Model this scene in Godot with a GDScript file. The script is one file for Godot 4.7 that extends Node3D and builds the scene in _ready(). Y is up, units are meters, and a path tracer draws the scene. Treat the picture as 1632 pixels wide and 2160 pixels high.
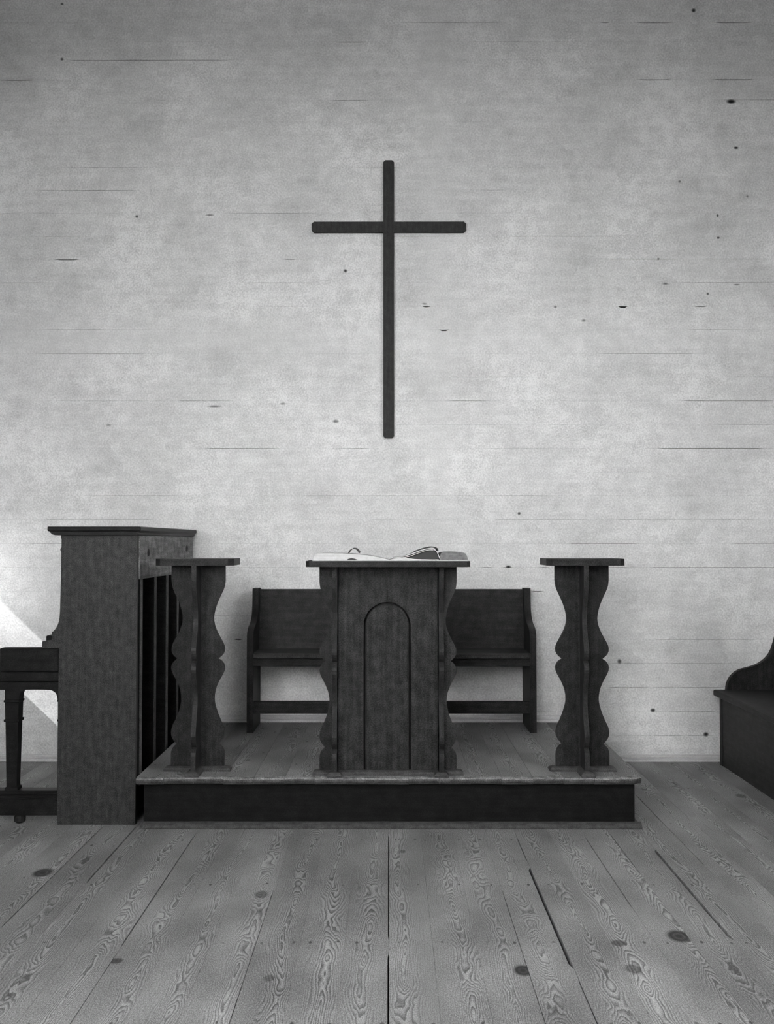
extends Node3D
# A plain chapel: plank wall with a wooden cross, a low platform with a pulpit, two
# lamp stands and a bench, an upright piano on the left and a pew along the right wall.

const WALL_D := 6.342      # distance of the back wall from the camera
const PLAT_Y := 0.232      # height of the platform top
const SIDE_X := 2.7        # inner face of the side walls
const CEIL_Y := 5.0
const REAR_Z := 2.6

var org := Vector3.ZERO    # base of the thing being built; shapes are given in room coordinates
var used := {}
var M := {}
var rng := RandomNumberGenerator.new()

# ------------------------------------------------------------------ helpers
func mb() -> SurfaceTool:
	var st := SurfaceTool.new()
	st.begin(Mesh.PRIMITIVE_TRIANGLES)
	st.set_smooth_group(-1)
	return st

func face(st: SurfaceTool, pts: Array, out: Vector3, uvs: Array = []) -> void:
	var n: Vector3 = (pts[1] - pts[0]).cross(pts[2] - pts[0])
	var flip := n.dot(out) > 0.0
	for i in range(1, pts.size() - 1):
		var ids := [0, i, i + 1]
		if flip:
			ids = [0, i + 1, i]
		for k in ids:
			if uvs.size() > 0:
				st.set_uv(uvs[k])
			st.add_vertex(pts[k] - org)

# box with chamfered edges, between two corners
func bx(st: SurfaceTool, a: Vector3, b: Vector3, c: float = 0.003) -> void:
	var lo := Vector3(min(a.x, b.x), min(a.y, b.y), min(a.z, b.z))
	var hi := Vector3(max(a.x, b.x), max(a.y, b.y), max(a.z, b.z))
	var m := (lo + hi) * 0.5
	var h := (hi - lo) * 0.5
	c = min(c, min(h.x, min(h.y, h.z)) * 0.6)
	var ax := [Vector3(1, 0, 0), Vector3(0, 1, 0), Vector3(0, 0, 1)]
	for i in 3:
		var j := (i + 1) % 3
		var k := (i + 2) % 3
		for s in [-1.0, 1.0]:
			var o: Vector3 = m + ax[i] * (h[i] * s)
			var uj: Vector3 = ax[j] * (h[j] - c)
			var uk: Vector3 = ax[k] * (h[k] - c)
			face(st, [o - uj - uk, o + uj - uk, o + uj + uk, o - uj + uk], ax[i] * s)
			if c > 0.0:
				for t in [-1.0, 1.0]:
					var e1: Vector3 = m + ax[i] * (h[i] * s) + ax[j] * ((h[j] - c) * t)
					var e2: Vector3 = m + ax[i] * ((h[i] - c) * s) + ax[j] * (h[j] * t)
					face(st, [e1 - uk, e1 + uk, e2 + uk, e2 - uk], ax[i] * s + ax[j] * t)
	if c > 0.0:
		for sx in [-1.0, 1.0]:
			for sy in [-1.0, 1.0]:
				for sz in [-1.0, 1.0]:
					var p := m + Vector3(h.x * sx, h.y * sy, h.z * sz)
					face(st, [p - Vector3(0, c * sy, c * sz), p - Vector3(c * sx, 0, c * sz), p - Vector3(c * sx, c * sy, 0)], Vector3(sx, sy, sz))

# outline (u, v) extruded from w0 to w1; plane "xy" -> w is z, "zy" -> u is z and w is x, "xz" -> w is y
func ex(st: SurfaceTool, poly: PackedVector2Array, w0: float, w1: float, plane: String) -> void:
	var idx := Geometry2D.triangulate_polygon(poly)
	var ccw := not Geometry2D.is_polygon_clockwise(poly)
	var wn := to3(Vector2.ZERO, 1.0, plane)
	for w in [w0, w1]:
		var s := 1.0 if w == max(w0, w1) else -1.0
		for i in range(0, idx.size(), 3):
			face(st, [to3(poly[idx[i]], w, plane), to3(poly[idx[i + 1]], w, plane), to3(poly[idx[i + 2]], w, plane)], wn * s)
	for i in poly.size():
		var p := poly[i]
		var q := poly[(i + 1) % poly.size()]
		var e := q - p
		if e.length() < 1e-7:
			continue
		var n2 := Vector2(e.y, -e.x) if ccw else Vector2(-e.y, e.x)
		face(st, [to3(p, w0, plane), to3(q, w0, plane), to3(q, w1, plane), to3(p, w1, plane)], to3(n2, 0.0, plane))

func to3(p: Vector2, w: float, plane: String) -> Vector3:
	if plane == "xy":
		return Vector3(p.x, p.y, w)
	if plane == "zy":
		return Vector3(w, p.y, p.x)
	return Vector3(p.x, w, p.y)

# turned piece: rows of (radius, height) round a vertical axis
func lathe(st: SurfaceTool, at: Vector3, rows: Array, n: int, square: bool = false) -> void:
	var off := PI / n if square else 0.0
	var k := 1.0 / cos(PI / n) if square else 1.0
	for r in rows.size() - 1:
		for i in n:
			var a := TAU * i / n + off
			var b := TAU * (i + 1) / n + off
			var da := Vector3(cos(a), 0, sin(a))
			var db := Vector3(cos(b), 0, sin(b))
			var r0: float = rows[r][0] * k
			var r1: float = rows[r + 1][0] * k
			var y0 := Vector3(0, rows[r][1], 0)
			var y1 := Vector3(0, rows[r + 1][1], 0)
			var out := da + db + Vector3(0, (r0 - r1) / max(0.001, abs(rows[r + 1][1] - rows[r][1])) * 2.0, 0)
			face(st, [at + da * r0 + y0, at + db * r0 + y0, at + db * r1 + y1, at + da * r1 + y1], out)
	for e in [0, rows.size() - 1]:
		var ring := []
		for i in n:
			var a := TAU * i / n + off
			ring.append(at + Vector3(cos(a), 0, sin(a)) * rows[e][0] * k + Vector3(0, rows[e][1], 0))
		face(st, ring, Vector3(0, -1, 0) if e == 0 else Vector3(0, 1, 0))

# thin sheet following a line of (x, y) points, with thickness t, from z0 to z1
func sheet(st: SurfaceTool, line: Array, t: float, z0: float, z1: float) -> void:
	var up := PackedVector2Array()
	var dn := PackedVector2Array()
	for i in line.size():
		var a: Vector2 = line[max(i - 1, 0)]
		var b: Vector2 = line[min(i + 1, line.size() - 1)]
		var d := (b - a).normalized()
		var n := Vector2(-d.y, d.x) * t * 0.5
		up.append(line[i] + n)
		dn.append(line[i] - n)
	dn.reverse()
	up.append_array(dn)
	ex(st, up, z0, z1, "xy")

func smooth_line(pts: Array, per: int) -> Array:
	var c := Curve2D.new()
	for i in pts.size():
		var a: Vector2 = pts[max(i - 1, 0)]
		var b: Vector2 = pts[min(i + 1, pts.size() - 1)]
		var t := (b - a) / 6.0
		c.add_point(pts[i], -t, t)
	var out := []
	for i in pts.size() - 1:
		for k in per:
			out.append(c.sample(i, float(k) / per))
	out.append(pts[-1])
	return out

func numbered(called: String) -> String:
	if not used.has(called):
		used[called] = 0
		return called
	used[called] += 1
	return "%s_%03d" % [called, used[called]]

func obj(called: String, st: SurfaceTool, mat: Material, parent: Node = null) -> MeshInstance3D:
	st.generate_normals()
	var o := MeshInstance3D.new()
	o.mesh = st.commit()
	o.mesh.surface_set_material(0, mat)
	o.cast_shadow = GeometryInstance3D.SHADOW_CASTING_SETTING_ON
	if parent == null:
		o.name = numbered(called)
		o.position = org
		add_child(o)
	else:
		o.name = called
		parent.add_child(o, true)
	return o

func base(called: String, at: Vector3) -> Node3D:
	org = at
	var o := Node3D.new()
	o.name = numbered(called)
	o.position = at
	add_child(o)
	return o

func tag(o: Node, label: String, category: String, group: String = "") -> void:
	o.set_meta("label", label)
	o.set_meta("category", category)
	if group != "":
		o.set_meta("group", group)

func setting(o: Node, label: String = "") -> void:
	o.set_meta("kind", "structure")
	if label != "":
		o.set_meta("label", label)

# ------------------------------------------------------------------ textures and materials
func noise_bytes(w: int, h: int, freq: float, octaves: int, seed_: int, sx: int = 1, sy: int = 1) -> PackedByteArray:
	var n := FastNoiseLite.new()
	n.seed = seed_
	n.noise_type = FastNoiseLite.TYPE_SIMPLEX_SMOOTH
	n.frequency = freq
	n.fractal_octaves = octaves
	var im := n.get_seamless_image(w / sx, h / sy)
	im.convert(Image.FORMAT_L8)
	if sx > 1 or sy > 1:
		im.resize(w, h, Image.INTERPOLATE_CUBIC)
	return im.get_data()

func gray_texture(data: PackedByteArray, w: int, h: int) -> ImageTexture:
	var im := Image.create_from_data(w, h, false, Image.FORMAT_L8, data)
	im.convert(Image.FORMAT_RGB8)
	return ImageTexture.create_from_image(im)

# dark stained wood: long grain streaks, coarse blotches and a fine fleck
func grain_texture(seed_: int, along_v: bool, mid: float, streak: float, blotch: float, fleck: float) -> ImageTexture:
	var n := 512
	var a := noise_bytes(n, n, 0.05, 3, seed_, 1, 16) if along_v else noise_bytes(n, n, 0.05, 3, seed_, 16, 1)
	var b := noise_bytes(n, n, 0.018, 4, seed_ + 7)
	var c := noise_bytes(n, n, 0.16, 2, seed_ + 13)
	var d := PackedByteArray()
	d.resize(n * n)
	for i in n * n:
		var v := mid + (a[i] - 128) * streak + (b[i] - 128) * blotch + (c[i] - 128) * fleck
		d[i] = clampi(int(v), 6, 250)
	return gray_texture(d, n, n)

func wood(seed_: int, along_v: bool, tone: float, rough: float, scale_: float, spread: float = 1.0, mid: float = 150.0) -> StandardMaterial3D:
	var m := StandardMaterial3D.new()
	m.albedo_texture = grain_texture(seed_, along_v, mid, 0.20 * spread, 0.24 * spread, 0.42 * spread)
	m.albedo_color = Color(tone, tone, tone)
	m.roughness = rough
	m.metallic_specular = 0.25
	m.uv1_triplanar = true
	m.uv1_scale = Vector3.ONE * scale_
	return m

func plain(tone: float, rough: float) -> StandardMaterial3D:
	var m := StandardMaterial3D.new()
	m.albedo_color = Color(tone, tone, tone)
	m.roughness = rough
	return m

const WALL_SPAN := 5.6     # metres covered by the wall texture, both ways
# old whitewash: cloudy patches, fine speckle, nail heads and knots showing through
func wall_texture() -> ImageTexture:
	var n := 2048
	var a := noise_bytes(n, n, 0.012, 3, 11, 4, 4)
	var b := noise_bytes(n, n, 0.05, 3, 12, 2, 2)
	var c := noise_bytes(n, n, 0.22, 2, 13)
	var e := noise_bytes(n, n, 0.05, 2, 14, 8, 1)
	var g := noise_bytes(n, n, 0.016, 4, 15, 2, 2)
	var d := PackedByteArray()
	d.resize(n * n)
	for i in n * n:
		var patch := clampf((a[i] - 120) * 0.012, 0.0, 1.0)
		var v := 230.0 + (a[i] - 128) * 0.10 + (b[i] - 128) * (0.07 + 0.05 * patch) + (c[i] - 128) * (0.18 + 0.06 * patch) + (e[i] - 128) * 0.05
		if g[i] > 158:
			v -= (g[i] - 158) * 0.18 + maxf(0.0, (b[i] - 128) * 0.16)
		d[i] = clampi(int(v), 20, 250)
	# x, y, half width, half height (metres), darkness
	var marks := [[2.065, 3.957, .022, .011, .95], [2.094, 3.677, .011, .006, .9], [1.844, 4.515, .010, .010, .85], [-1.519, 3.261, .007, .007, .8],
		[-.26, 2.931, .008, .008, .9], [1.979, 3.264, .006, .007, .75], [1.981, 3.129, .007, .006, .8], [1.915, 2.79, .006, .006, .7], [.779, 1.47, .008, .007, .7],
		[.713, 1.153, .012, .006, .8], [1.567, .3, .012, .009, .85], [1.882, .157, .012, .010, .85], [1.372, .589, .010, .011, .7], [-1.979, 4.221, .008, .007, .7],
		[-.318, 2.021, .015, .009, .5], [-1.046, 2.112, .034, .005, .45], [-.637, 2.128, .013, .006, .35], [.215, 2.73, .012, .005, .35], [1.0, 2.71, .008, .006, .5],
		[1.17, 2.63, .010, .006, .45], [-1.08, 3.27, .020, .004, .5], [-1.98, 4.56, .008, .006, .6], [1.66, 2.85, .014, .005, .5], [1.62, 3.0, .006, .006, .5], [-1.68, 2.0, .012, .006, .3],
		[.29, 1.0, .009, .006, .4], [1.75, 3.47, .008, .006, .5], [2.16, 3.38, .006, .006, .4], [2.09, 2.845, .016, .004, .5]]
	for mk in marks:
		var px := int((mk[0] + WALL_SPAN * 0.5) / WALL_SPAN * n)
		var py := int((1.0 - mk[1] / WALL_SPAN) * n)
		var rx: float = mk[2] / WALL_SPAN * n
		var ry: float = mk[3] / WALL_SPAN * n
		for yy in range(py - int(ry * 2) - 1, py + int(ry * 2) + 2):
			for xx in range(px - int(rx * 2) - 1, px + int(rx * 2) + 2):
				if xx < 0 or yy < 0 or xx >= n or yy >= n:
					continue
				var q := Vector2((xx - px) / rx, (yy - py) / ry).length()
				var k: float = clampf(1.5 - q, 0.0, 1.0) * mk[4]
				d[yy * n + xx] = int(lerpf(d[yy * n + xx], 28.0, k))
	return gray_texture(d, n, n)

const FLOOR_SPAN := 4.6    # metres of board length covered by the floor texture
const COLS := 16
# sixteen pine boards side by side: flat-sawn growth rings cut where the log waves up and down
func floor_texture() -> ImageTexture:
	var n := 2048
	var cw := n / COLS
	var warp := noise_bytes(n, n, 0.03, 3, 31, 2, 8)
	var fine := noise_bytes(n, n, 0.25, 2, 32)
	var blot := noise_bytes(n, n, 0.012, 4, 33, 4, 4)
	var n1 := FastNoiseLite.new()
	n1.seed = 5
	n1.frequency = 1.0
	n1.fractal_octaves = 3
	var d := PackedByteArray()
	d.resize(n * n)
	rng.seed = 77
	var par := []
	for c in COLS:
		par.append([rng.randf_range(-0.030, 0.030), rng.randf_range(0.012, 0.030), rng.randf_range(-0.004, 0.004), rng.randf_range(150.0, 185.0), rng.randf_range(0.7, 1.0), rng.randf_range(-5, 5)])
	for row in n:
		var z := FLOOR_SPAN * row / n
		for c in COLS:
			var p: Array = par[c]
			var u0: float = p[0] + 0.034 * n1.get_noise_2d(z * 0.8, c * 17.3)
			var hh: float = p[1] + 0.055 * n1.get_noise_2d(z * 1.1, c * 9.1 + 100.0) + 0.007 * n1.get_noise_2d(z * 5.0, c * 5.7 + 300.0)
			hh *= hh
			var rings: float = p[3]
			var amp: float = 150.0 * p[4]
			var tone: float = 166.0 + p[5]
			var i0 := row * n + c * cw
			for i in cw:
				var k := i0 + i
				var du := (i / 127.0 - 0.5) * 0.143 - u0
				var r := sqrt(du * du + hh) + (warp[k] - 128) * 0.00009
				var f := r * rings
				f -= floorf(f)
				var ad := absf(du)
				var s := 1.15 - ad * 17.0
				if s > 1.0:
					s = 1.0
				elif s < 0.20:
					s = 0.20
				var line := f * f - 0.30
				if f > 0.86:
					line = (1.0 - f) * 6.0 - 0.30
				d[k] = clampi(int(tone - amp * s * line + (fine[k] - 128) * 0.46 + (blot[k] - 128) * 0.22), 18, 245)
	# nail heads in rows over the joists
	rng.seed = 99
	for c in COLS:
		for dist in [2.9, 3.48, 4.07, 4.67, 5.27]:
			for sx in [0.2, 0.8]:
				if rng.randf() < 0.45:
					continue
				var row := int((WALL_D - dist + rng.randf_range(-0.012, 0.012)) / FLOOR_SPAN * n)
				blob(d, n, int(c * cw + (sx + rng.randf_range(-0.08, 0.08)) * cw), row, rng.randf_range(2.4, 4.5), rng.randf_range(2.0, 4.0), c * cw, (c + 1) * cw, 40.0, rng.randf_range(0.4, 0.9))
	# knots: board, place across it, distance, half sizes in metres, strength
	for kn in [[8 + 6, 0.62, 3.54, .030, .045, .85], [8 + 2, 0.85, 3.26, .022, .034, .9], [4, 0.7, 3.95, .020, .035, .5], [8 + 5, 0.2, 3.48, .020, .022, .6], [8 + 5, 0.2, 3.27, .020, .03, .5], [2, 0.1, 3.33, .016, .018, .7], [5, .5, 3.2, .014, .02, .4], [8, .4, 4.5, .01, .02, .4]]:
		blob(d, n, int((kn[0] + kn[1]) * cw), int((WALL_D - kn[2]) / FLOOR_SPAN * n), kn[3] / 0.143 * cw, kn[4] / FLOOR_SPAN * n, kn[0] * cw, (kn[0] + 1) * cw, 40.0, kn[5])
	return gray_texture(d, n, n)

func blob(d: PackedByteArray, n: int, px: int, py: int, rx: float, ry: float, x0: int, x1: int, dark: float, k0: float) -> void:
	for yy in range(max(0, py - int(ry * 1.6) - 1), min(n, py + int(ry * 1.6) + 2)):
		for xx in range(max(x0, px - int(rx * 1.6) - 1), min(x1, px + int(rx * 1.6) + 2)):
			var q := Vector2((xx - px) / rx, (yy - py) / ry).length()
			var k := clampf((1.45 - q) * 1.6, 0.0, 1.0) * k0 * (0.85 + 0.15 * sin(q * 9.0))
			d[yy * n + xx] = int(lerpf(d[yy * n + xx], dark, k))

func make_materials() -> void:
	var w := StandardMaterial3D.new()
	w.albedo_texture = wall_texture()
	w.albedo_color = Color(0.98, 0.98, 0.98)
	w.roughness = 0.85
	w.metallic_specular = 0.25
	M.wall = w
	var f := StandardMaterial3D.new()
	f.albedo_texture = floor_texture()
	f.albedo_color = Color(0.78, 0.78, 0.78)
	f.roughness = 0.55
	f.metallic_specular = 0.35
	M.floor = f
	var fp: StandardMaterial3D = f.duplicate()
	fp.albedo_color = Color(0.72, 0.72, 0.72)
	fp.roughness = 0.6
	M.platform = fp
	M.dark_v = wood(41, true, 0.28, 0.5, 1.6)
	M.dark_h = wood(42, false, 0.28, 0.5, 1.6)
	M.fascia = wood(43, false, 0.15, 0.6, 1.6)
	M.pulpit = wood(44, true, 0.32, 0.5, 1.6)
	M.piano = wood(45, true, 0.38, 0.45, 2.4, 1.1)
	M.piano.albedo_texture = grain_texture(45, true, 150.0, 0.13, 0.20, 0.50)
	M.piano_dark = wood(46, false, 0.20, 0.45, 1.6)
	M.piano_back = wood(47, false, 0.76, 0.75, 1.6)
	M.post = wood(48, true, 0.56, 0.75, 1.6)  # side-lit face of the piano back posts, light put into the tone
	M.cross = wood(49, true, 0.40, 0.6, 2.2, 0.6)
	M.bench_back = wood(50, false, 0.31, 0.5, 1.6)
	M.bench_top = wood(51, false, 0.40, 0.45, 1.6)
	M.shoe = wood(52, false, 0.45, 0.6, 2.5)
	M.edge = wood(58, true, 0.31, 0.45, 2.0)  # stand cross boards, toned lighter for the light their edges catch
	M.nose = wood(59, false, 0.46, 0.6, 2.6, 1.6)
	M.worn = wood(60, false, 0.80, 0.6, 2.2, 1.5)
	M.gap = plain(0.10, 0.9)
	M.white = wood(53, false, 0.96, 0.8, 1.5, 0.35, 225.0)
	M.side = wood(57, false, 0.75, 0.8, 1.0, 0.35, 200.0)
	M.ceiling = wood(54, false, 0.96, 0.8, 0.8, 0.4, 225.0)
	M.page = wood(55, false, 1.0, 0.9, 4.0, 0.3, 196.0)
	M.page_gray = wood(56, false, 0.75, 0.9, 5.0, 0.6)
	M.shade_and_ribbon = plain(0.12, 0.5)  # shade under the book leaves as plain dark, and the ribbon
	M.bolt = plain(0.09, 0.8)
	var g := StandardMaterial3D.new()
	g.albedo_color = Color(1, 1, 1, 0.04)
	g.transparency = BaseMaterial3D.TRANSPARENCY_ALPHA
	g.roughness = 0.03
	M.glass = g

# ------------------------------------------------------------------ the setting
func strip_plank(called: String, parent: Node, mat: Material, stations: Array, lo: float, hi: float, uv: Callable, pos: Callable, out: Vector3, side: Vector3, ch: float, th: float) -> void:
	# a board along s from stations [s, dip]; across from lo to hi; the upper edge is worn down by dip at each station
	var st := mb()
	for i in stations.size() - 1:
		var s0: float = stations[i][0]
		var s1: float = stations[i + 1][0]
		var e0: float = hi - stations[i][1]
		var e1: float = hi - stations[i + 1][1]
		var rows := [[lo, lo, -th, out * 0.001 - side], [lo, lo, -ch, out - side], [lo + ch, lo + ch, 0.0, out], [e0 - ch, e1 - ch, 0.0, out + side], [e0, e1, -ch, side], [e0, e1, -th, -out]]
		for r in rows.size() - 1:
			var a: Array = rows[r]
			var b: Array = rows[r + 1]
			var nrm: Vector3 = [-side, out - side, out, out + side, side][r]
			face(st, [pos.call(s0, a[0], a[2]), pos.call(s1, a[1], a[2]), pos.call(s1, b[1], b[2]), pos.call(s0, b[0], b[2])], nrm,
				[uv.call(s0, a[0]), uv.call(s1, a[1]), uv.call(s1, b[1]), uv.call(s0, b[0])])
	for e in [0, stations.size() - 1]:
		var s: float = stations[e][0]
		var w: float = hi - stations[e][1]
		var dir: Vector3 = (pos.call(1.0, 0.0, 0.0) - pos.call(0.0, 0.0, 0.0)) * (-1.0 if e == 0 else 1.0)
		face(st, [pos.call(s, lo, -th), pos.call(s, w, -th), pos.call(s, w, -ch), pos.call(s, w - ch, 0.0), pos.call(s, lo + ch, 0.0), pos.call(s, lo, -ch)], dir,
			[uv.call(s, lo), uv.call(s, w), uv.call(s, w), uv.call(s, w), uv.call(s, lo), uv.call(s, lo)])
	obj(called, st, mat, parent)

func stations_for(s0: float, s1: float, gaps: Array) -> Array:
	# gaps: [from, to, dip], sorted and apart
	var out := [[s0, 0.0]]
	for g in gaps:
		var e: float = min((g[1] - g[0]) * 0.3, 0.04)
		out.append([g[0], 0.0])
		out.append([g[0] + e, g[2]])
		out.append([g[1] - e, g[2]])
		out.append([g[1], 0.0])
	out.append([s1, 0.0])
	return out

func build_back_wall() -> void:
	var zw := -WALL_D
	var w := base("wall_back", Vector3(0, 0, zw))
	setting(w, "whitewashed horizontal plank wall behind the platform")
	var st := mb()
	bx(st, Vector3(-SIDE_X - 0.2, -0.1, zw - 0.25), Vector3(SIDE_X + 0.2, CEIL_Y + 0.1, zw - 0.022), 0.0)
	obj("sheathing", st, M.gap, w)
	var ys := [0.0]
	for k in 21:
		ys.append(0.151 + 0.1425 * k)
	for y in [3.14, 3.28, 3.42, 3.56, 3.70, 3.835, 3.969, 4.094, 4.215, 4.325, 4.445, 4.59, 4.73, 4.87, CEIL_Y]:
		ys.append(y)
	# open joints that the photograph shows: joint height, from x, to x, width
	var seen := [[4.445, 1.49, 1.72, .005], [4.445, 1.97, 2.20, .005], [4.445, 1.28, 1.34, .004], [4.094, 1.51, 1.70, .005], [4.094, 1.97, 2.20, .005], [4.094, -2.34, -2.14, .004],
		[4.325, -.33, -.12, .003], [4.215, -1.95, -.95, .0025], [3.969, -.35, -.12, .002], [3.001, -2.01, -1.86, .006], [3.001, -.64, -.55, .003], [2.7160, 1.375, 1.435, .011],
		[2.716, .20, .25, .006], [2.716, 1.83, 1.915, .005], [2.5735, .30, .36, .008], [2.146, .35, .6, .002], [2.146, 1.75, 2.3, .002], [1.861, 1.6, 2.25, .0025], [1.861, -1.1, -.65, .0018],
		[1.5760, -.5, .35, .0009], [1.5760, .55, .95, .0012], [1.4335, .6, 1.2, .0010], [1.4335, 1.35, 2.2, .0008], [1.1485, 1.2, 1.45, .0010], [1.1485, 1.55, 2.4, .0017], [1.1485, .55, .62, .002], [1.1485, .68, .74, .004], [1.1485, .9, .96, .0015], [1.006, .84, .93, .003],
		[.721, -.93, -.87, .006], [.721, -1.0, -.94, .0012], [.5785, 1.38, 1.62, .0008], [.5785, 1.66, 2.0, .0014], [.436, 1.30, 1.55, .0022], [.436, 1.58, 1.7, .0012], [.436, 1.72, 2.0, .0022], [.2935, 1.55, 1.62, .0012], [.2935, 1.66, 1.95, .0014], [.151, 1.40, 1.55, .0010], [.151, 1.56, 1.75, .0022], [.151, 1.77, 1.93, .0018]]
	rng.seed = 4
	var zf := func(s: float, a: float, o: float) -> Vector3: return Vector3(s, a, zw + o)
	var uvf := func(s: float, a: float) -> Vector2: return Vector2((s + WALL_SPAN * 0.5) / WALL_SPAN, 1.0 - a / WALL_SPAN)
	for i in ys.size() - 1:
		var y1: float = ys[i + 1]
		var gaps := []
		for g in seen:
			if absf(g[0] - y1) < 0.006:
				gaps.append([g[1], g[2], g[3]])
		for k in 3:
			var a := rng.randf_range(-2.5, 2.2)
			var b := a + rng.randf_range(0.1, 0.7)
			var clear := b < 2.6
			for g in gaps:
				if a < g[1] + 0.03 and b > g[0] - 0.03:
					clear = false
			if clear:
				gaps.append([a, b, rng.randf_range(0.0004, 0.0014)])
		gaps.sort_custom(func(p, q): return p[0] < q[0])
		strip_plank("plank", w, M.wall, stations_for(-SIDE_X - 0.01, SIDE_X + 0.01, gaps), ys[i] + 0.0002, y1 - 0.0002, uvf, zf, Vector3(0, 0, 1), Vector3(0, 1, 0), 0.0006, 0.0215)
	# low white moulding along the foot of the wall, on the floor and on the platform
	var n := 0
	for r in [[-SIDE_X, -1.15, 0.0], [1.15, SIDE_X, 0.0], [-1.145, 1.145, PLAT_Y]]:
		n += 1
		org = Vector3((r[0] + r[1]) * 0.5, r[2], zw)
		var s2 := mb()
		var y: float = r[2]
		ex(s2, PackedVector2Array([Vector2(zw + 0.0005, y), Vector2(zw + 0.026, y), Vector2(zw + 0.026, y + 0.009), Vector2(zw + 0.020, y + 0.014), Vector2(zw + 0.006, y + 0.015), Vector2(zw + 0.006, y + 0.022), Vector2(zw + 0.017, y + 0.023), Vector2(zw + 0.018, y + 0.030), Vector2(zw + 0.012, y + 0.036), Vector2(zw + 0.0005, y + 0.038)]), r[0], r[1], "zy")
		var t := obj("trim_%d" % n, s2, M.white)
		setting(t)

func build_floor() -> void:
	var f := base("floor", Vector3.ZERO)
	setting(f, "worn pine board floor running towards the back wall")
	var st := mb()
	bx(st, Vector3(-SIDE_X - 0.2, -0.3, -WALL_D - 0.2), Vector3(SIDE_X + 0.2, -0.026, REAR_Z + 0.2), 0.0)
	obj("subfloor", st, M.gap, f)
	var xs := []
	var x := -1.305 - 0.146 * 9
	xs.append(-SIDE_X - 0.01)
	for k in 9:
		xs.append(x + 0.146 * k)
	xs.append_array([-1.305, -1.151, -1.005, -0.859, -0.716, -0.573, -0.43, -0.286, -0.143, 0.0, 0.141, 0.282, 0.423, 0.564, 0.7145, 0.865, 0.985, 1.126])
	for k in range(1, 11):
		xs.append(1.126 + 0.143 * k)
	xs.append(SIDE_X + 0.01)
	var zero := xs.find(0.0)
	# open joints: x of the joint, from distance, to distance, width
	var seen := [[0.0, 2.2, 3.4, .004], [0.0, 3.5, 4.75, .003], [.564, 3.27, 4.28, .0105], [.564, 4.35, 4.7, .003], [.564, 2.3, 3.2, .003], [1.126, 3.5, 4.53, .0105], [-1.151, 4.08, 4.9, .006], [-.859, 3.44, 4.75, .004], [-.859, 2.4, 3.4, .002],
		[.865, 3.8, 4.7, .003], [.985, 4.2, 4.75, .003], [-1.305, 3.6, 4.9, .004], [-1.743, 5.3, 6.1, .008], [.423, 2.4, 4.0, .0015], [-.43, 2.5, 4.0, .0015], [1.269, 4.3, 5.5, .003]]
	var pf := func(s: float, a: float, o: float) -> Vector3: return Vector3(a, o, s)
	rng.seed = 12
	for i in xs.size() - 1:
		var x0: float = xs[i]
		var x1: float = xs[i + 1]
		var col := posmod(i - zero + 8, COLS)
		var gaps := []
		for g in seen:
			if absf(g[0] - x1) < 0.004:
				gaps.append([-g[2], -g[1], g[3]])
		gaps.sort_custom(func(p, q): return p[0] < q[0])
		var flip := absi(i - zero) > 8
		var shift := rng.randf() if flip else 0.0
		var uvf := func(s: float, a: float) -> Vector2:
			var u: float = clampf((a - x0) / 0.1465, 0.01, 0.99)
			return Vector2((col + u) / COLS, (s + WALL_D) / FLOOR_SPAN + shift)
		strip_plank("floor_board", f, M.floor, stations_for(-WALL_D, REAR_Z, gaps), x0 + 0.0002, x1 - 0.0002, uvf, pf, Vector3(0, 1, 0), Vector3(1, 0, 0), 0.0005, 0.025)

func wall_with_openings(called: String, x0: float, x1: float, holes: Array) -> void:
	# holes: [z0, z1, y0, y1] along the wall, apart and sorted by z
	org = Vector3((x0 + x1) * 0.5, 0, 0)
	var st := mb()
	var z := -WALL_D - 0.25
	for h in holes:
		bx(st, Vector3(x0, -0.3, z), Vector3(x1, CEIL_Y + 0.2, h[0]), 0.0)
		bx(st, Vector3(x0, -0.3, h[0]), Vector3(x1, h[2], h[1]), 0.0)
		bx(st, Vector3(x0, h[3], h[0]), Vector3(x1, CEIL_Y + 0.2, h[1]), 0.0)
		z = h[1]
	bx(st, Vector3(x0, -0.3, z), Vector3(x1, CEIL_Y + 0.2, REAR_Z + 0.2), 0.0)
	setting(obj(called, st, M.side))

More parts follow.
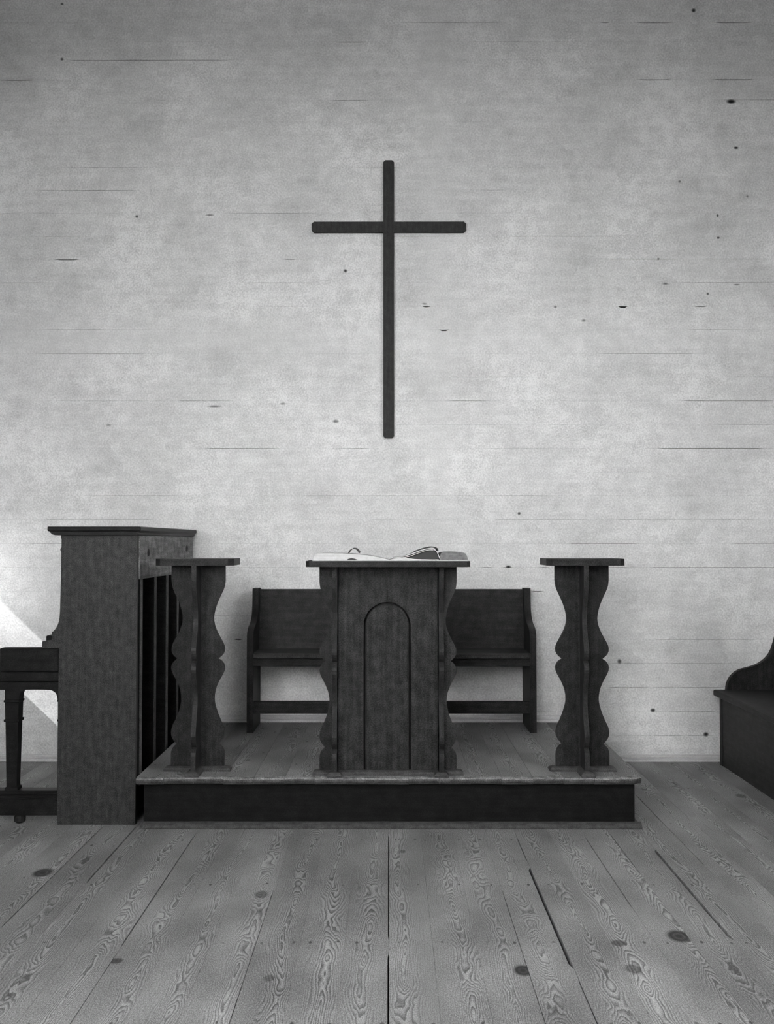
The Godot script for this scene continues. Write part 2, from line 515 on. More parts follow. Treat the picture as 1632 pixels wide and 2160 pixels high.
var n_window := 0
func build_window(c: float, h: Array, on_side: bool, rails: int) -> void:
	# c: middle plane of the window; h: [from, to, sill, head] along the wall
	n_window += 1
	var mid: float = (h[0] + h[1]) * 0.5
	var w := base("window_%d" % n_window, Vector3(c, h[2], mid) if on_side else Vector3(mid, h[2], c))
	setting(w, "unseen chapel window placed and sized for its light")
	var t := 0.035
	var bars := [[h[0], h[2], h[1], h[2] + t, "rail"], [h[0], h[3] - t, h[1], h[3], "rail"], [h[0], h[2], h[0] + t, h[3], "stile"], [h[1] - t, h[2], h[1], h[3], "stile"]]
	for k in range(1, rails):
		var y: float = lerp(h[2], h[3], float(k) / rails)
		bars.append([h[0] + t, y - 0.012, h[1] - t, y + 0.012, "glazing_bar"])
	if rails > 1:
		bars.append([mid - 0.01, h[2] + t, mid + 0.01, h[3] - t, "glazing_bar"])
	for e in bars:
		var st := mb()
		var d := 0.012 if e[4] == "glazing_bar" else 0.02
		bx(st, wp(c - d, e[1], e[0], on_side), wp(c + d, e[3], e[2], on_side), 0.003)
		obj(e[4], st, M.white, w)
	var s3 := mb()
	face(s3, [wp(c, h[2] + 0.01, h[0] + 0.01, on_side), wp(c, h[2] + 0.01, h[1] - 0.01, on_side), wp(c, h[3] - 0.01, h[1] - 0.01, on_side), wp(c, h[3] - 0.01, h[0] + 0.01, on_side)], wp(1.0, 0.0, 0.0, on_side))
	obj("pane", s3, M.glass, w)

func wp(c: float, y: float, along: float, on_side: bool) -> Vector3:
	return Vector3(c, y, along) if on_side else Vector3(along, y, c)

# ------------------------------------------------------------------ things
# half widths of the shaped stand boards, (height, half width) from the foot up
func stand_profile() -> Array:
	var z := [[1955, 240], [1860, 240], [1830, 238], [1800, 228], [1775, 206], [1762, 186], [1742, 205], [1715, 226], [1690, 237], [1660, 241], [1620, 234], [1590, 221], [1560, 206], [1500, 180], [1460, 166], [1430, 157], [1400, 150], [1370, 147], [1330, 149], [1290, 156], [1260, 166], [1225, 181], [1190, 199], [1150, 222], [1115, 237],
		[1085, 241], [1055, 232], [1030, 213], [1010, 183], [990, 209], [968, 228], [945, 238], [920, 240], [895, 235], [865, 221], [820, 196], [780, 174], [745, 158], [710, 146], [680, 140], [650, 138], [620, 141], [585, 148], [550, 158], [510, 173], [470, 191], [430, 210], [400, 224], [370, 235], [340, 240], [310, 243], [180, 243]]
	var out := []
	for p in z:
		out.append(Vector2(0.254 + (1955 - p[0]) * 5.279e-4, p[1] * 5.187e-4))
	return out

func shoe(st: SurfaceTool, along_x: bool, c: Vector3, half: float, hw: float, h: float) -> void:
	# low moulding with a rounded back and rounded ends
	var prof := [[1.0, 0.0], [1.0, 0.35], [0.86, 0.68], [0.62, 0.9], [0.4, 1.0]]
	var rings := []
	for p in prof:
		var e: float = half - hw * (1.0 - p[0])
		var w: float = hw * p[0]
		var y: float = c.y + h * p[1]
		var ring := []
		for q in [[-e, -w], [e, -w], [e, w], [-e, w]]:
			ring.append(Vector3(c.x + (q[0] if along_x else q[1]), y, c.z + (q[1] if along_x else q[0])))
		rings.append(ring)
	for r in rings.size() - 1:
		for i in 4:
			var a: Vector3 = rings[r][i]
			var b: Vector3 = rings[r][(i + 1) % 4]
			var mid: Vector3 = (a + b) * 0.5 - c
			face(st, [a, b, rings[r + 1][(i + 1) % 4], rings[r + 1][i]], Vector3(mid.x, 0.02, mid.z))
	face(st, rings[-1], Vector3(0, 1, 0))
	face(st, rings[0], Vector3(0, -1, 0))

func octagon(cx: float, cz: float, hx: float, hz: float, c: float) -> PackedVector2Array:
	return PackedVector2Array([Vector2(cx - hx + c, cz - hz), Vector2(cx + hx - c, cz - hz), Vector2(cx + hx, cz - hz + c), Vector2(cx + hx, cz + hz - c), Vector2(cx + hx - c, cz + hz), Vector2(cx - hx + c, cz + hz), Vector2(cx - hx, cz + hz - c), Vector2(cx - hx, cz - hz + c)])

func build_stand(cx: float, d: float, label: String) -> void:
	var cz := -d
	var t := base("pedestal_stand", Vector3(cx, PLAT_Y, cz))
	tag(t, label, "stand", "wooden pedestal stands on the platform")
	var prof := stand_profile()
	var right := PackedVector2Array()
	var poly := PackedVector2Array()
	for p in prof:
		poly.append(Vector2(p.y, p.x))
	for i in range(prof.size() - 1, -1, -1):
		poly.append(Vector2(-prof[i].y, prof[i].x))
	var fr := PackedVector2Array()
	var dp := PackedVector2Array()
	for p in poly:
		fr.append(Vector2(p.x + cx, p.y))
		dp.append(Vector2(p.x + cz, p.y))
	var st := mb()
	ex(st, fr, cz - 0.011, cz + 0.011, "xy")
	obj("front_board", st, M.dark_v, t)
	st = mb()
	ex(st, dp, cx - 0.0111, cx + 0.0111, "zy")
	obj("cross_board", st, M.edge, t)  # lighter tone stands for light on its front edge
	st = mb()
	shoe(st, true, Vector3(cx, PLAT_Y, cz), 0.155, 0.032, 0.022)
	obj("foot", st, M.shoe, t)
	st = mb()
	shoe(st, false, Vector3(cx, PLAT_Y, cz), 0.155, 0.032, 0.0222)
	obj("foot", st, M.shoe, t)
	st = mb()
	ex(st, octagon(cx, cz, 0.18, 0.125, 0.024), 1.191, 1.222, "xz")
	obj("top", st, M.dark_h, t)

func build_pulpit() -> void:
	var cx := -0.004
	var d := 4.915
	var cz := -d
	var t := base("pulpit", Vector3(cx, PLAT_Y, cz))
	tag(t, "dark wooden pulpit with arched front panel and scalloped sides", "pulpit")
	var prof := stand_profile()
	var k: float = (1.187 - 0.254) / (prof[-1].x - 0.254)
	# front boards, left and right of the middle joint, cut away around the arched panel
	var ax := -0.0075
	var ar := 0.1055
	var acy := 1.019 - ar
	var y0 := 0.254
	var y1 := 1.187
	for s in [-1.0, 1.0]:
		var poly := PackedVector2Array()
		var seam: float = 0.0008 * s
		poly.append(Vector2(ax + seam, y1))
		poly.append(Vector2(cx + 0.2275 * s, y1))
		poly.append(Vector2(cx + 0.229 * s, y0))
		poly.append(Vector2(ax + (ar + 0.0035) * s, y0))
		for i in 17:
			var a := PI * 0.5 * i / 16.0
			poly.append(Vector2(ax + (cos(a) * (ar + 0.0035)) * s + (seam if i == 16 else 0.0), acy + sin(a) * (ar + 0.0035)))
		var st := mb()
		ex(st, poly, cz - 0.012, cz + 0.012, "xy")
		obj("front_board", st, M.pulpit, t)
	# arched panel with a sloping edge
	var arch := []
	arch.append(Vector2(-ar, y0))
	for i in 33:
		var a := PI - PI * i / 32.0
		arch.append(Vector2(cos(a) * ar, acy + sin(a) * ar))
	arch.append(Vector2(ar, y0))
	var sa := mb()
	for lay in [[0.0, -0.004, 0.007, 0.009], [0.007, 0.009, 0.013, 0.0115]]:
		for i in arch.size() - 1:
			var q := []
			for e in [[i, 0], [i + 1, 0], [i + 1, 2], [i, 2]]:
				var p: Vector2 = arch[e[0]]
				var c := Vector2(0.0, max(min(p.y, acy), y0))
				if p.y <= acy:
					c = Vector2(0.0, p.y)
				var dv: Vector2 = (p - c).normalized() * lay[e[1]]
				var pp := p - dv
				q.append(Vector3(ax + pp.x, pp.y, cz + lay[e[1] + 1]))
			var mid: Vector2 = (arch[i] + arch[i + 1]) * 0.5
			face(sa, q, Vector3(mid.x, 0.0, 0.3))
	var inner := PackedVector2Array()
	for p in arch:
		var c := Vector2(0.0, acy) if p.y > acy else Vector2(0.0, p.y)
		var pp: Vector2 = p - (p - c).normalized() * 0.013
		inner.append(Vector2(ax + pp.x, pp.y))
	ex(sa, inner, cz - 0.012, cz + 0.0115, "xy")
	obj("arched_panel", sa, M.pulpit, t)
	var sb := mb()
	bx(sb, Vector3(cx - 0.232, y0, cz - 0.03), Vector3(cx + 0.232, y1, cz - 0.0125), 0.001)
	obj("backing_board", sb, M.dark_v, t)
	for s in [-1.0, 1.0]:
		var wing := PackedVector2Array()
		wing.append(Vector2(cx + 0.244 * s, 0.254))
		for p in prof:
			wing.append(Vector2(cx + (0.3165 - (0.126 - p.y) * 0.95) * s, 0.254 + (p.x - 0.254) * k))
		wing.append(Vector2(cx + 0.244 * s, 1.187))
		var st := mb()
		ex(st, wing, cz - 0.011, cz + 0.011, "xy")
		obj("side_wing", st, M.pulpit, t)
		var dp := PackedVector2Array()
		for p in prof:
			dp.append(Vector2(cz + max(0.018, 0.066 - (0.126 - p.y) * 0.95), 0.254 + (p.x - 0.254) * k))
		for i in range(prof.size() - 1, -1, -1):
			dp.append(Vector2(cz - prof[i].y, 0.254 + (prof[i].x - 0.254) * k))
		st = mb()
		ex(st, dp, cx + 0.233 * s, cx + 0.2555 * s, "zy")
		obj("upright_board", st, M.edge, t)
		st = mb()
		shoe(st, false, Vector3(cx + 0.244 * s, PLAT_Y, cz - 0.035), 0.108, 0.033, 0.0222)
		obj("foot", st, M.shoe, t)
	var sf := mb()
	shoe(sf, true, Vector3(cx, PLAT_Y, cz), 0.345, 0.032, 0.022)
	obj("foot", sf, M.shoe, t)
	var top := mb()
	ex(top, octagon(cx, cz - 0.01, 0.370, 0.155, 0.016), 1.187, 1.2135, "xz")
	obj("top", top, M.dark_h, t)

func build_book() -> void:
	var y := 1.2138
	var zf := -4.785
	var zb := -5.03
	var t := base("open_book", Vector3(0.0, y, -4.9))
	tag(t, "large open book with curling white pages on the pulpit top", "book")
	var v := func(x: float, h: float) -> Vector2: return Vector2(x, y + h)
	var st := mb()
	bx(st, Vector3(-0.345, y, zb), Vector3(0.358, y + 0.004, zf + 0.004), 0.001)
	obj("cover", st, M.page, t)
	st = mb()
	var lp := []
	lp.append_array(smooth_line([v.call(-0.340, 0.004), v.call(-0.336, 0.024), v.call(-0.318, 0.0335), v.call(-0.26, 0.035), v.call(-0.19, 0.033), v.call(-0.11, 0.027), v.call(-0.05, 0.017), v.call(0.0, 0.006)], 4))
	lp.append(v.call(0.0, 0.004))
	ex(st, PackedVector2Array(lp), zb + 0.004, zf, "xy")
	obj("page_block", st, M.page, t)
	st = mb()
	var rp := smooth_line([v.call(0.0, 0.0045), v.call(0.03, 0.012), v.call(0.06, 0.014), v.call(0.09, 0.012), v.call(0.13, 0.0085), v.call(0.226, 0.007)], 4)
	rp.append(v.call(0.226, 0.004))
	rp.append(v.call(0.0, 0.004))
	ex(st, PackedVector2Array(rp), zb + 0.004, zf, "xy")
	obj("page_block", st, M.page, t)
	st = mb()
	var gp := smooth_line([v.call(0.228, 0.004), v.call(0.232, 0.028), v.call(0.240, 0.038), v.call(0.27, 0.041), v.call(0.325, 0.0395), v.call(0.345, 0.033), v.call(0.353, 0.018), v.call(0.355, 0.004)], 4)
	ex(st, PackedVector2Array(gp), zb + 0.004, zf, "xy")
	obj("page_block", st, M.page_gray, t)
	# leaves standing up in a hump over a dark hollow
	var hump := [v.call(0.030, 0.014), v.call(0.075, 0.017), v.call(0.110, 0.027), v.call(0.145, 0.040), v.call(0.175, 0.049), v.call(0.200, 0.051), v.call(0.215, 0.044), v.call(0.223, 0.028), v.call(0.230, 0.009)]
	for k in 2:
		st = mb()
		var ln := []
		for i in hump.size():
			var p: Vector2 = hump[i]
			ln.append(p + Vector2(-0.012 * k * (1.0 - i / 8.0), 0.0065 * k * sin(PI * min(1.0, i / 7.0))))
		sheet(st, smooth_line(ln, 4), 0.0022, zb + 0.02, zf + 0.002 - 0.01 * k)
		obj("lifted_leaf", st, M.page, t)
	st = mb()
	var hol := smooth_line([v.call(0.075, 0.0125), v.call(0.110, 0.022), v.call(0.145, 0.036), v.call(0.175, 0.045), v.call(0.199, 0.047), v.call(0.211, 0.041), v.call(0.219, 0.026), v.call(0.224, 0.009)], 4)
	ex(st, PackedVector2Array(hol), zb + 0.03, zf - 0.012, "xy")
	obj("hollow_shade_and_ribbon", st, M.shade_and_ribbon, t)  # dark filler for the shade in the hollow under the leaves
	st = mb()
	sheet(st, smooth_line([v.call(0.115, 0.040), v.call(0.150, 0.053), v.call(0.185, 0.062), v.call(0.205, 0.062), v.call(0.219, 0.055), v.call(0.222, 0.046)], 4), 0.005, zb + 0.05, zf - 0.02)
	obj("hollow_shade_and_ribbon", st, M.shade_and_ribbon, t)  # dark ribbon on top of the hump
	# a leaf curling up on the left with a dark strip for its shaded underside
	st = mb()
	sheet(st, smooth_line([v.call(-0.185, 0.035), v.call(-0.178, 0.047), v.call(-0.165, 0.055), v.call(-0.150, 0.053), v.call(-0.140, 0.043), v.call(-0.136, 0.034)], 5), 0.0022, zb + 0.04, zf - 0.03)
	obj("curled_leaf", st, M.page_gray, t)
	st = mb()
	sheet(st, smooth_line([v.call(-0.162, 0.0575), v.call(-0.150, 0.056), v.call(-0.139, 0.047), v.call(-0.1335, 0.037)], 4), 0.0032, zb + 0.05, zf - 0.028)
	obj("leaf_shade", st, M.shade_and_ribbon, t)
	st = mb()
	ex(st, PackedVector2Array([v.call(-0.192, 0.004), v.call(-0.182, 0.010), v.call(-0.168, 0.0135), v.call(-0.152, 0.010), v.call(-0.137, 0.004)]), zf - 0.02, zf + 0.0015, "xy")
	obj("leaf_shade", st, M.shade_and_ribbon, t)  # dark wedge standing for the shaded gap under the leaves

func build_cross() -> void:
	var zw := -WALL_D + 0.0005
	var t := base("wall_cross", Vector3(0, 1.92, zw))
	tag(t, "tall plain dark wooden cross hanging on the white wall", "cross")
	var f := zw + 0.022
	var bar := func(cx: float, cy: float, hx: float, hy: float, c: float) -> PackedVector2Array: return octagon(cx, cy, hx, hy, c)
	var st := mb()
	ex(st, bar.call(-0.0015, 2.757, 0.0325, 0.837, 0.012), zw, f, "xy")
	obj("upright", st, M.cross, t)
	st = mb()
	ex(st, bar.call(0.0, 3.1895, 0.464, 0.032, 0.014), zw, f + 0.0006, "xy")
	obj("crossbar", st, M.cross, t)

func build_bench() -> void:
	var t := base("chapel_bench", Vector3(0.015, PLAT_Y, -6.13))
	tag(t, "dark wooden bench with solid back behind the pulpit", "bench")
	var xl := -0.796
	var xr := 0.826
	var th := 0.036
	var pts := []
	pts.append_array(smooth_line([Vector2(-5.968, 0.76), Vector2(-5.978, 0.79), Vector2(-6.02, 0.815), Vector2(-6.10, 0.835), Vector2(-6.165, 0.87), Vector2(-6.195, 0.93), Vector2(-6.205, 1.028)], 4))
	var poly := PackedVector2Array([Vector2(-6.30, PLAT_Y), Vector2(-5.968, PLAT_Y)])
	poly.append_array(PackedVector2Array(pts))
	poly.append(Vector2(-6.315, 1.028))
	for x in [xl, xr - th]:
		var st := mb()
		ex(st, poly, x, x + th, "zy")
		obj("end_board", st, M.dark_v, t)
	var st2 := mb()
	bx(st2, Vector3(xl + th - 0.004, 0.645, -6.27), Vector3(xr - th + 0.004, 0.676, -5.955), 0.006)
	obj("seat", st2, M.bench_top, t)
	st2 = mb()
	bx(st2, Vector3(xl + th - 0.004, 0.602, -5.996), Vector3(xr - th + 0.004, 0.645, -5.970), 0.002)
	obj("apron", st2, M.dark_h, t)
	st2 = mb()
	bx(st2, Vector3(xl + th - 0.004, 0.335, -6.02), Vector3(xr - th + 0.004, 0.404, -5.992), 0.003)
	obj("stretcher", st2, M.dark_h, t)
	st2 = mb()
	ex(st2, PackedVector2Array([Vector2(-6.262, 0.676), Vector2(-6.228, 0.676), Vector2(-6.272, 1.016), Vector2(-6.277, 1.021), Vector2(-6.295, 1.021), Vector2(-6.300, 1.016)]), xl + th - 0.004, xr - th + 0.004, "zy")
	obj("backrest", st2, M.bench_back, t)

func build_pew() -> void:
	var t := base("pew", Vector3(2.2, 0, -5.0))
	tag(t, "dark wooden pew with scrolled arm against the right wall", "pew")
	var far := -6.2
	var near := -3.7
	var arm := smooth_line([Vector2(1.964, 0.44), Vector2(1.969, 0.473), Vector2(1.986, 0.509), Vector2(2.014, 0.539), Vector2(2.050, 0.558), Vector2(2.113, 0.575), Vector2(2.158, 0.594), Vector2(2.197, 0.624), Vector2(2.224, 0.66), Vector2(2.241, 0.704), Vector2(2.262, 0.78), Vector2(2.287, 0.88), Vector2(2.32, 0.93), Vector2(2.38, 0.95)], 4)
	var poly := PackedVector2Array([Vector2(2.46, 0.0), Vector2(1.932, 0.0), Vector2(1.932, 0.40), Vector2(1.962, 0.42)])
	poly.append_array(PackedVector2Array(arm))
	poly.append(Vector2(2.46, 0.95))
	for z in [far - 0.036, near]:
		var st := mb()
		ex(st, poly, z, z + 0.036, "xy")
		obj("end_board", st, M.dark_v, t)
	var s := mb()
	bx(s, Vector3(1.889, 0.404, far - 0.02), Vector3(2.34, 0.44, near + 0.03), 0.007)
	obj("seat", s, M.dark_h, t)
	s = mb()
	bx(s, Vector3(1.936, 0.0, far), Vector3(1.958, 0.404, near), 0.002)
	obj("front_panel", s, M.dark_h, t)
	s = mb()
	ex(s, PackedVector2Array([Vector2(2.31, 0.44), Vector2(2.335, 0.44), Vector2(2.425, 0.93), Vector2(2.40, 0.93)]), far, near, "xy")
	obj("backrest", s, M.dark_v, t)

func build_platform() -> void:
	var t := base("platform", Vector3(0, 0, -5.6))
	tag(t, "low wooden platform of worn planks under the pulpit", "platform")
	var zf := -4.842
	var zb := -WALL_D + 0.001
	var xs := [-1.145, -1.02, -0.885, -0.75, -0.612, -0.47, -0.335, -0.19, -0.052, 0.09, 0.228, 0.37, 0.512, 0.652, 0.795, 0.93, 1.04, 1.149]
	rng.seed = 21
	for i in xs.size() - 1:
		var x0: float = xs[i] + 0.0006
		var x1: float = xs[i + 1] - 0.0006
		var e0 := zf + rng.randf_range(-0.006, 0.005)
		var st := mb()
		var col := posmod(i * 7 + 3, COLS)
		var sh := rng.randf()
		# rounded and worn front edge, drawn as a profile (z offset, height)
		var prof := [[0.0, -0.030], [0.006, -0.024], [0.009, -0.015], [0.007, -0.007], [0.0, -0.0022], [-0.022, 0.0]]
		var cols := 4
		var grid := []
		for c in cols + 1:
			var x: float = lerp(x0, x1, float(c) / cols)
			var wear := rng.randf_range(-0.003, 0.003)
			if i == xs.size() - 2:
				wear -= 0.030 * pow(float(c) / cols, 4.0)
			var line := []
			for p in prof:
				line.append(Vector3(x, PLAT_Y + p[1], e0 + p[0] + wear))
			line.append(Vector3(x, PLAT_Y, zb))
			grid.append(line)
		var edge := mb()
		var worn := mb()
		for c in cols:
			for r in prof.size():
				var q := [grid[c][r], grid[c + 1][r], grid[c + 1][r + 1], grid[c][r + 1]]
				var uv := []
				for p in q:
					uv.append(Vector2((col + clampf((p.x - x0) / 0.1465, 0.01, 0.99)) / COLS, (p.z + WALL_D + (PLAT_Y - p.y)) / FLOOR_SPAN + sh))
				if r == prof.size() - 1:
					face(st, q, Vector3(0, 1, 0), uv)
				else:
					face(worn if r >= 3 else edge, q, Vector3(0, 0.3, 1))
		for e in [0, cols]:
			var side: Array = grid[e].duplicate()
			side.append(Vector3(side[0].x, PLAT_Y - 0.03, zb))
			var uv := []
			for p in side:
				uv.append(Vector2((col + 0.5) / COLS, (p.z + WALL_D) / FLOOR_SPAN + sh))
			face(st, side, Vector3(-1 if e == 0 else 1, 0, 0), uv)
		var x0b: float = xs[i] + 0.0006
		face(st, [Vector3(x0b, PLAT_Y - 0.03, e0), Vector3(x1, PLAT_Y - 0.03, e0), Vector3(x1, PLAT_Y - 0.03, zb), Vector3(x0b, PLAT_Y - 0.03, zb)], Vector3(0, -1, 0), [Vector2(0, 0), Vector2(0.02, 0), Vector2(0.02, 0.3), Vector2(0, 0.3)])
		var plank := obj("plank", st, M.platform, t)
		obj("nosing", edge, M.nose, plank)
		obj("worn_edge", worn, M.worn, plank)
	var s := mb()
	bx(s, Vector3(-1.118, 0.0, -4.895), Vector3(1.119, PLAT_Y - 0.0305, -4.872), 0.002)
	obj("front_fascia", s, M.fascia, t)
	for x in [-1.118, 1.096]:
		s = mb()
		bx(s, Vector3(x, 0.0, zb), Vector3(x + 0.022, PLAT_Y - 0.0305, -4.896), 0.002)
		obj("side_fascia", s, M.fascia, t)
	s = mb()
	var mould := PackedVector2Array([Vector2(-4.871, 0.0), Vector2(-4.842, 0.0), Vector2(-4.842, 0.007), Vector2(-4.848, 0.017), Vector2(-4.858, 0.025), Vector2(-4.871, 0.028)])
	ex(s, mould, -1.118, 1.146, "zy")
	obj("base_moulding", s, M.shoe, t)
	s = mb()
	var mr := PackedVector2Array([Vector2(1.119, 0.0), Vector2(1.147, 0.0), Vector2(1.147, 0.007), Vector2(1.141, 0.017), Vector2(1.131, 0.025), Vector2(1.119, 0.028)])
	ex(s, mr, zb + 0.03, -4.872, "xy")
	obj("base_moulding", s, M.shoe, t)

func build_piano() -> void:
	var zf := -4.916
	var zb := -WALL_D + 0.03
	var t := base("upright_piano", Vector3(-1.45, 0, -5.6))
	tag(t, "tall dark wooden upright piano seen end on beside platform", "piano")
	var xb := -1.166       # back of the case (towards the platform)
	var xf := -1.524       # front of the case
	# case ends, with the scroll that carries the key cheek
	var side := PackedVector2Array([Vector2(xb, 0.0), Vector2(xb, 1.331), Vector2(-1.519, 1.331), Vector2(-1.519, 1.318), Vector2(-1.516, 1.314), Vector2(-1.516, 1.275), Vector2(-1.521, 1.268), Vector2(-1.521, 1.262), Vector2(-1.517, 1.250), Vector2(-1.517, 1.16)])
	for p in smooth_line([Vector2(-1.520, 0.985), Vector2(-1.523, 0.945), Vector2(-1.531, 0.915), Vector2(-1.545, 0.893), Vector2(-1.556, 0.884)], 4):
		side.append(p)
	side.append(Vector2(-1.557, 0.845))
	side.append(Vector2(-1.601, 0.840))
	side.append(Vector2(-1.603, 0.808))
	side.append(Vector2(xf, 0.808))
	side.append(Vector2(-1.526, 0.0))
	for z in [zf, zb + 0.034]:
		var s := mb()
		ex(s, side, z - 0.034, z, "xy")
		obj("end_panel", s, M.piano, t)
	# lid with a stepped moulding under its rim
	var lid := base_part("lid", t)
	var s1 := mb()
	bx(s1, Vector3(-1.574, 1.349, zb), Vector3(-1.143, 1.371, zf + 0.028), 0.004)
	obj("lid_top", s1, M.piano_dark, lid)
	s1 = mb()
	ex(s1, PackedVector2Array([Vector2(-1.568, 1.349), Vector2(-1.555, 1.335), Vector2(-1.540, 1.331), Vector2(-1.160, 1.331), Vector2(-1.155, 1.335), Vector2(-1.155, 1.341), Vector2(-1.149, 1.349)]), zb + 0.002, zf + 0.018, "xy")
	obj("lid_moulding", s1, M.piano_dark, lid)
	# back: pin block plank, posts, sounding board, bottom plank
	s1 = mb()
	bx(s1, Vector3(xb - 0.08, 1.125, zb + 0.036), Vector3(xb + 0.006, 1.330, zf - 0.036), 0.003)
	var pin := obj("pin_block", s1, M.piano_back, t)
	for q in [[-5.13, 1.248], [-6.10, 1.262]]:
		var b := mb()
		var c := Vector3(xb + 0.006, q[1], q[0])
		for i in 10:
			var a := TAU * i / 10
			var e := TAU * (i + 1) / 10
			var p0 := c + Vector3(0, sin(a) * 0.019, cos(a) * 0.030)
			var p1 := c + Vector3(0, sin(e) * 0.019, cos(e) * 0.030)
			var tip := c + Vector3(0.004, 0, 0)
			face(b, [p0, p1, tip], Vector3(1, 0, 0))
			face(b, [p0, p1, c], Vector3(-1, 0, 0))
		obj("bolt", b, M.bolt, pin)
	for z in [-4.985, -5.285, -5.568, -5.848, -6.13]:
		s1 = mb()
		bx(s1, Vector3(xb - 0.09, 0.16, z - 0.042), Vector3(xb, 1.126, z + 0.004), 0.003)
		var post := obj("back_post", s1, M.piano_dark, t)  # dark tone paints the shade on the near faces
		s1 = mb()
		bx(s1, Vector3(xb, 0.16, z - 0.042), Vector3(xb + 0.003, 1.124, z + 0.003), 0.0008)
		obj("lit_strip", s1, M.post, post)  # same wood as the post, lightened for the light from the right
	s1 = mb()
	bx(s1, Vector3(xb - 0.12, 0.05, zb + 0.036), Vector3(xb - 0.09, 1.126, zf - 0.036), 0.001)
	obj("sounding_board", s1, M.piano_dark, t)
	s1 = mb()
	bx(s1, Vector3(xb - 0.09, 0.04, zb + 0.036), Vector3(xb - 0.004, 0.16, zf - 0.036), 0.003)
	obj("bottom_plank", s1, M.piano_dark, t)
	# front: upper and lower panels, fallboard, keybed, keys
	s1 = mb()
	bx(s1, Vector3(xf + 0.012, 0.90, zb + 0.036), Vector3(xf + 0.034, 1.330, zf - 0.036), 0.003)
	obj("upper_panel", s1, M.piano, t)
	s1 = mb()
	bx(s1, Vector3(xf + 0.030, 0.13, zb + 0.036), Vector3(xf + 0.052, 0.66, zf - 0.036), 0.003)
	obj("lower_panel", s1, M.piano, t)
	s1 = mb()
	bx(s1, Vector3(-1.80, 0.700, zf - 0.006), Vector3(-1.525, 0.808, zf - 0.075), 0.004)
	obj("key_cheek", s1, M.piano_dark, t)
	s1 = mb()
	bx(s1, Vector3(-1.80, 0.700, zb + 0.006), Vector3(-1.525, 0.808, zb + 0.075), 0.004)
	obj("key_cheek", s1, M.piano_dark, t)
	s1 = mb()
	bx(s1, Vector3(-1.815, 0.652, zb), Vector3(-1.49, 0.699, zf - 0.002), 0.006)
	obj("keybed", s1, M.piano_dark, t)
	s1 = mb()
	bx(s1, Vector3(-1.805, 0.699, zb + 0.076), Vector3(-1.79, 0.735, zf - 0.076), 0.003)
	obj("key_slip", s1, M.piano_dark, t)
	s1 = mb()
	bx(s1, Vector3(-1.788, 0.715, zb + 0.08), Vector3(-1.60, 0.752, zf - 0.08), 0.002)
	obj("keyboard", s1, M.page, t)
	s1 = mb()
	bx(s1, Vector3(-1.61, 0.73, zb + 0.08), Vector3(-1.575, 0.86, zf - 0.08), 0.004)
	obj("fallboard", s1, M.piano_dark, t)
	# brackets under the keybed, legs, toe rails, castors
	for z in [zf - 0.010, zb + 0.075]:
		s1 = mb()
		var br := PackedVector2Array([Vector2(-1.80, 0.651), Vector2(-1.80, 0.616), Vector2(-1.775, 0.616), Vector2(-1.775, 0.57), Vector2(-1.709, 0.57)])
		for p in smooth_line([Vector2(-1.707, 0.585), Vector2(-1.704, 0.601), Vector2(-1.695, 0.611), Vector2(-1.678, 0.616), Vector2(-1.58, 0.616), Vector2(-1.556, 0.612), Vector2(-1.540, 0.600), Vector2(-1.533, 0.583), Vector2(-1.531, 0.565)], 4):
			br.append(p)
		br.append(Vector2(-1.527, 0.565))
		br.append(Vector2(-1.527, 0.651))
		ex(s1, br, z - 0.06, z, "xy")
		obj("bracket", s1, M.piano_dark, t)
		s1 = mb()
		lathe(s1, Vector3(-1.742, 0, z - 0.03), [[0.0315, 0.570], [0.036, 0.568], [0.036, 0.560], [0.0315, 0.557], [0.030, 0.482], [0.035, 0.480], [0.035, 0.470], [0.029, 0.467], [0.0235, 0.170], [0.029, 0.166], [0.030, 0.154]], 4, true)
		obj("leg", s1, M.piano_dark, t)
		s1 = mb()
		for yy in [0.560, 0.470]:
			bx(s1, Vector3(-1.534, yy, z - 0.058), Vector3(-1.525, yy + 0.01, z - 0.002), 0.002)
		bx(s1, Vector3(-1.531, 0.156, z - 0.056), Vector3(-1.525, 0.57, z - 0.004), 0.002)
		obj("pilaster", s1, M.piano_dark, t)
		s1 = mb()
		ex(s1, PackedVector2Array([Vector2(z + 0.002, 0.040), Vector2(z + 0.002, 0.114), Vector2(z + 0.006, 0.116), Vector2(z + 0.006, 0.122), Vector2(z, 0.128), Vector2(z, 0.134), Vector2(z + 0.004, 0.138), Vector2(z + 0.004, 0.145), Vector2(z - 0.004, 0.153), Vector2(z - 0.066, 0.153), Vector2(z - 0.070, 0.04)]), -1.83, -1.5245, "zy")
		obj("toe_rail", s1, M.piano_dark, t)
		s1 = mb()
		lathe(s1, Vector3(-1.71, 0, z - 0.03), [[0.016, 0.0], [0.026, 0.008], [0.027, 0.026], [0.020, 0.036], [0.020, 0.041]], 12)
		obj("castor", s1, M.bolt, t)
	s1 = mb()
	bx(s1, Vector3(-1.52, 0.012, zf - 0.04), Vector3(-1.30, 0.05, zb + 0.04), 0.003)
	obj("bottom_board", s1, M.piano_dark, t)

func base_part(called: String, parent: Node3D) -> Node3D:
	var o := Node3D.new()
	o.name = called
	parent.add_child(o, true)
	return o

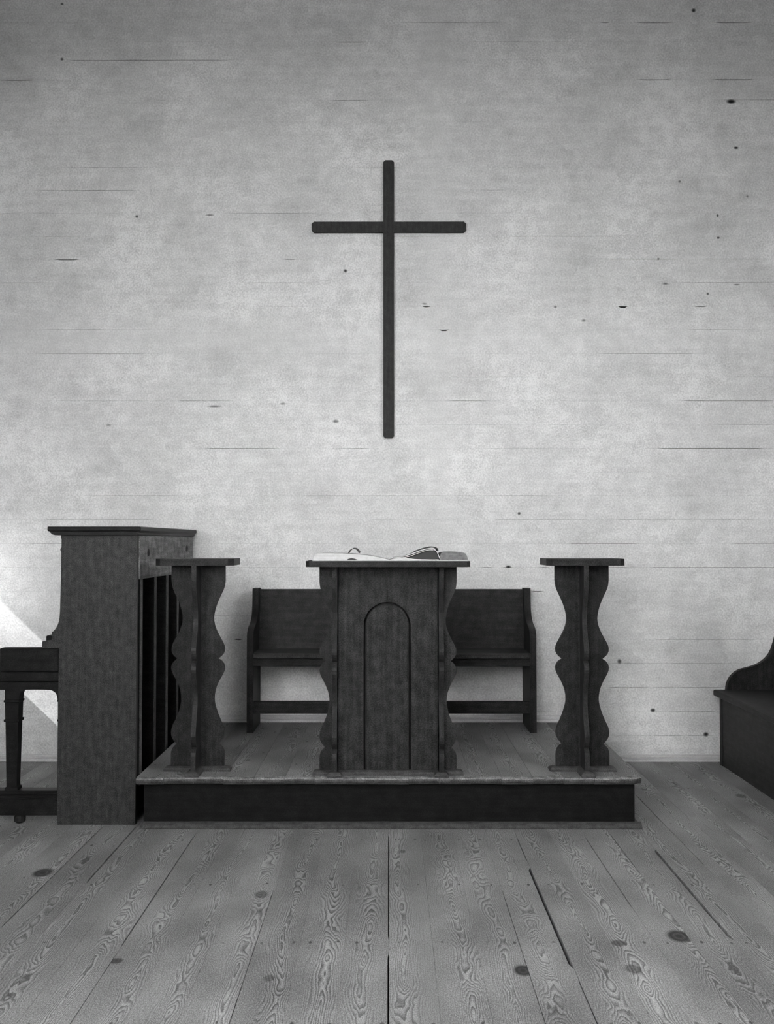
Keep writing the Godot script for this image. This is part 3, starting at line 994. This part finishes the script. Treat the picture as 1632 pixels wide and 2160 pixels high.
# ------------------------------------------------------------------ scene
func _ready() -> void:
	var cam := Camera3D.new()
	cam.name = "camera"
	cam.fov = rad_to_deg(2.0 * atan(1080.0 / 2239.0))
	cam.position = Vector3(0, 1.3, 0)
	cam.rotation = Vector3(atan(63.0 / 2239.0), atan(4.0 / 2239.0), 0)
	cam.near = 0.05
	cam.far = 200.0
	add_child(cam)
	cam.current = true

	var env := Environment.new()
	var sm := ProceduralSkyMaterial.new()
	sm.sky_top_color = Color(0.78, 0.78, 0.78)
	sm.sky_horizon_color = Color(0.92, 0.92, 0.92)
	sm.ground_bottom_color = Color(0.30, 0.30, 0.30)
	sm.ground_horizon_color = Color(0.45, 0.45, 0.45)
	sm.sun_angle_max = 1.0
	var sky := Sky.new()
	sky.sky_material = sm
	env.background_mode = Environment.BG_SKY
	env.sky = sky
	env.background_energy_multiplier = 5.6
	env.tonemap_mode = Environment.TONE_MAPPER_LINEAR
	env.tonemap_exposure = 6.0
	env.sdfgi_enabled = true
	env.ssao_enabled = true
	env.ssil_enabled = true
	var we := WorldEnvironment.new()
	we.name = "environment"
	we.environment = env
	add_child(we)

	var sun := DirectionalLight3D.new()
	sun.name = "sun"
	sun.light_energy = 0.34
	sun.light_angular_distance = 0.6
	sun.shadow_enabled = true
	sun.sky_mode = DirectionalLight3D.SKY_MODE_LIGHT_ONLY
	add_child(sun)
	sun.look_at_from_position(Vector3.ZERO, Vector3(1.0, -0.942, -0.35), Vector3.UP)

	make_materials()

	# windows, unseen, placed and sized for their light: [z from, z to, sill, head]
	var left := [[-WALL_D + 0.11, -WALL_D + 0.46, 0.893, 1.5], [-1.2, 0.9, 1.3, 4.4]]  # first is a narrow slot, shaped for the low sun patch
	var right := [[-2.7, -1.6, 1.8, 4.5]]
	var rear := [[-1.9, -0.4, 1.6, 4.4]]  # added behind the camera for frontal light on the wall
	build_back_wall()
	build_floor()
	wall_with_openings("wall_left", -SIDE_X - 0.2, -SIDE_X, left)
	wall_with_openings("wall_right", SIDE_X, SIDE_X + 0.2, right)
	build_window(-SIDE_X - 0.15, left[0], true, 1)
	build_window(-SIDE_X - 0.12, left[1], true, 3)
	for h in right:
		build_window(SIDE_X + 0.12, h, true, 3)
	for h in rear:
		build_window(REAR_Z + 0.12, h, false, 3)
	org = Vector3(0, 0, REAR_Z)
	var st := mb()
	var rx := -SIDE_X - 0.2
	for h in rear:
		bx(st, Vector3(rx, -0.3, REAR_Z), Vector3(h[0], CEIL_Y + 0.2, REAR_Z + 0.2), 0.0)
		bx(st, Vector3(h[0], -0.3, REAR_Z), Vector3(h[1], h[2], REAR_Z + 0.2), 0.0)
		bx(st, Vector3(h[0], h[3], REAR_Z), Vector3(h[1], CEIL_Y + 0.2, REAR_Z + 0.2), 0.0)
		rx = h[1]
	bx(st, Vector3(rx, -0.3, REAR_Z), Vector3(SIDE_X + 0.2, CEIL_Y + 0.2, REAR_Z + 0.2), 0.0)
	setting(obj("wall_front", st, M.side))
	org = Vector3(0, CEIL_Y, 0)
	st = mb()
	bx(st, Vector3(-SIDE_X - 0.2, CEIL_Y, -WALL_D - 0.25), Vector3(SIDE_X + 0.2, CEIL_Y + 0.2, REAR_Z + 0.2), 0.0)
	setting(obj("ceiling", st, M.ceiling))

	build_platform()
	build_piano()
	build_pew()
	build_bench()
	build_pulpit()
	build_stand(-0.8945, 5.0, "dark wooden pedestal stand with scalloped boards beside the piano")
	build_stand(0.905, 5.0, "dark wooden pedestal stand with scalloped boards at platform's free right end")
	build_cross()
	build_book()
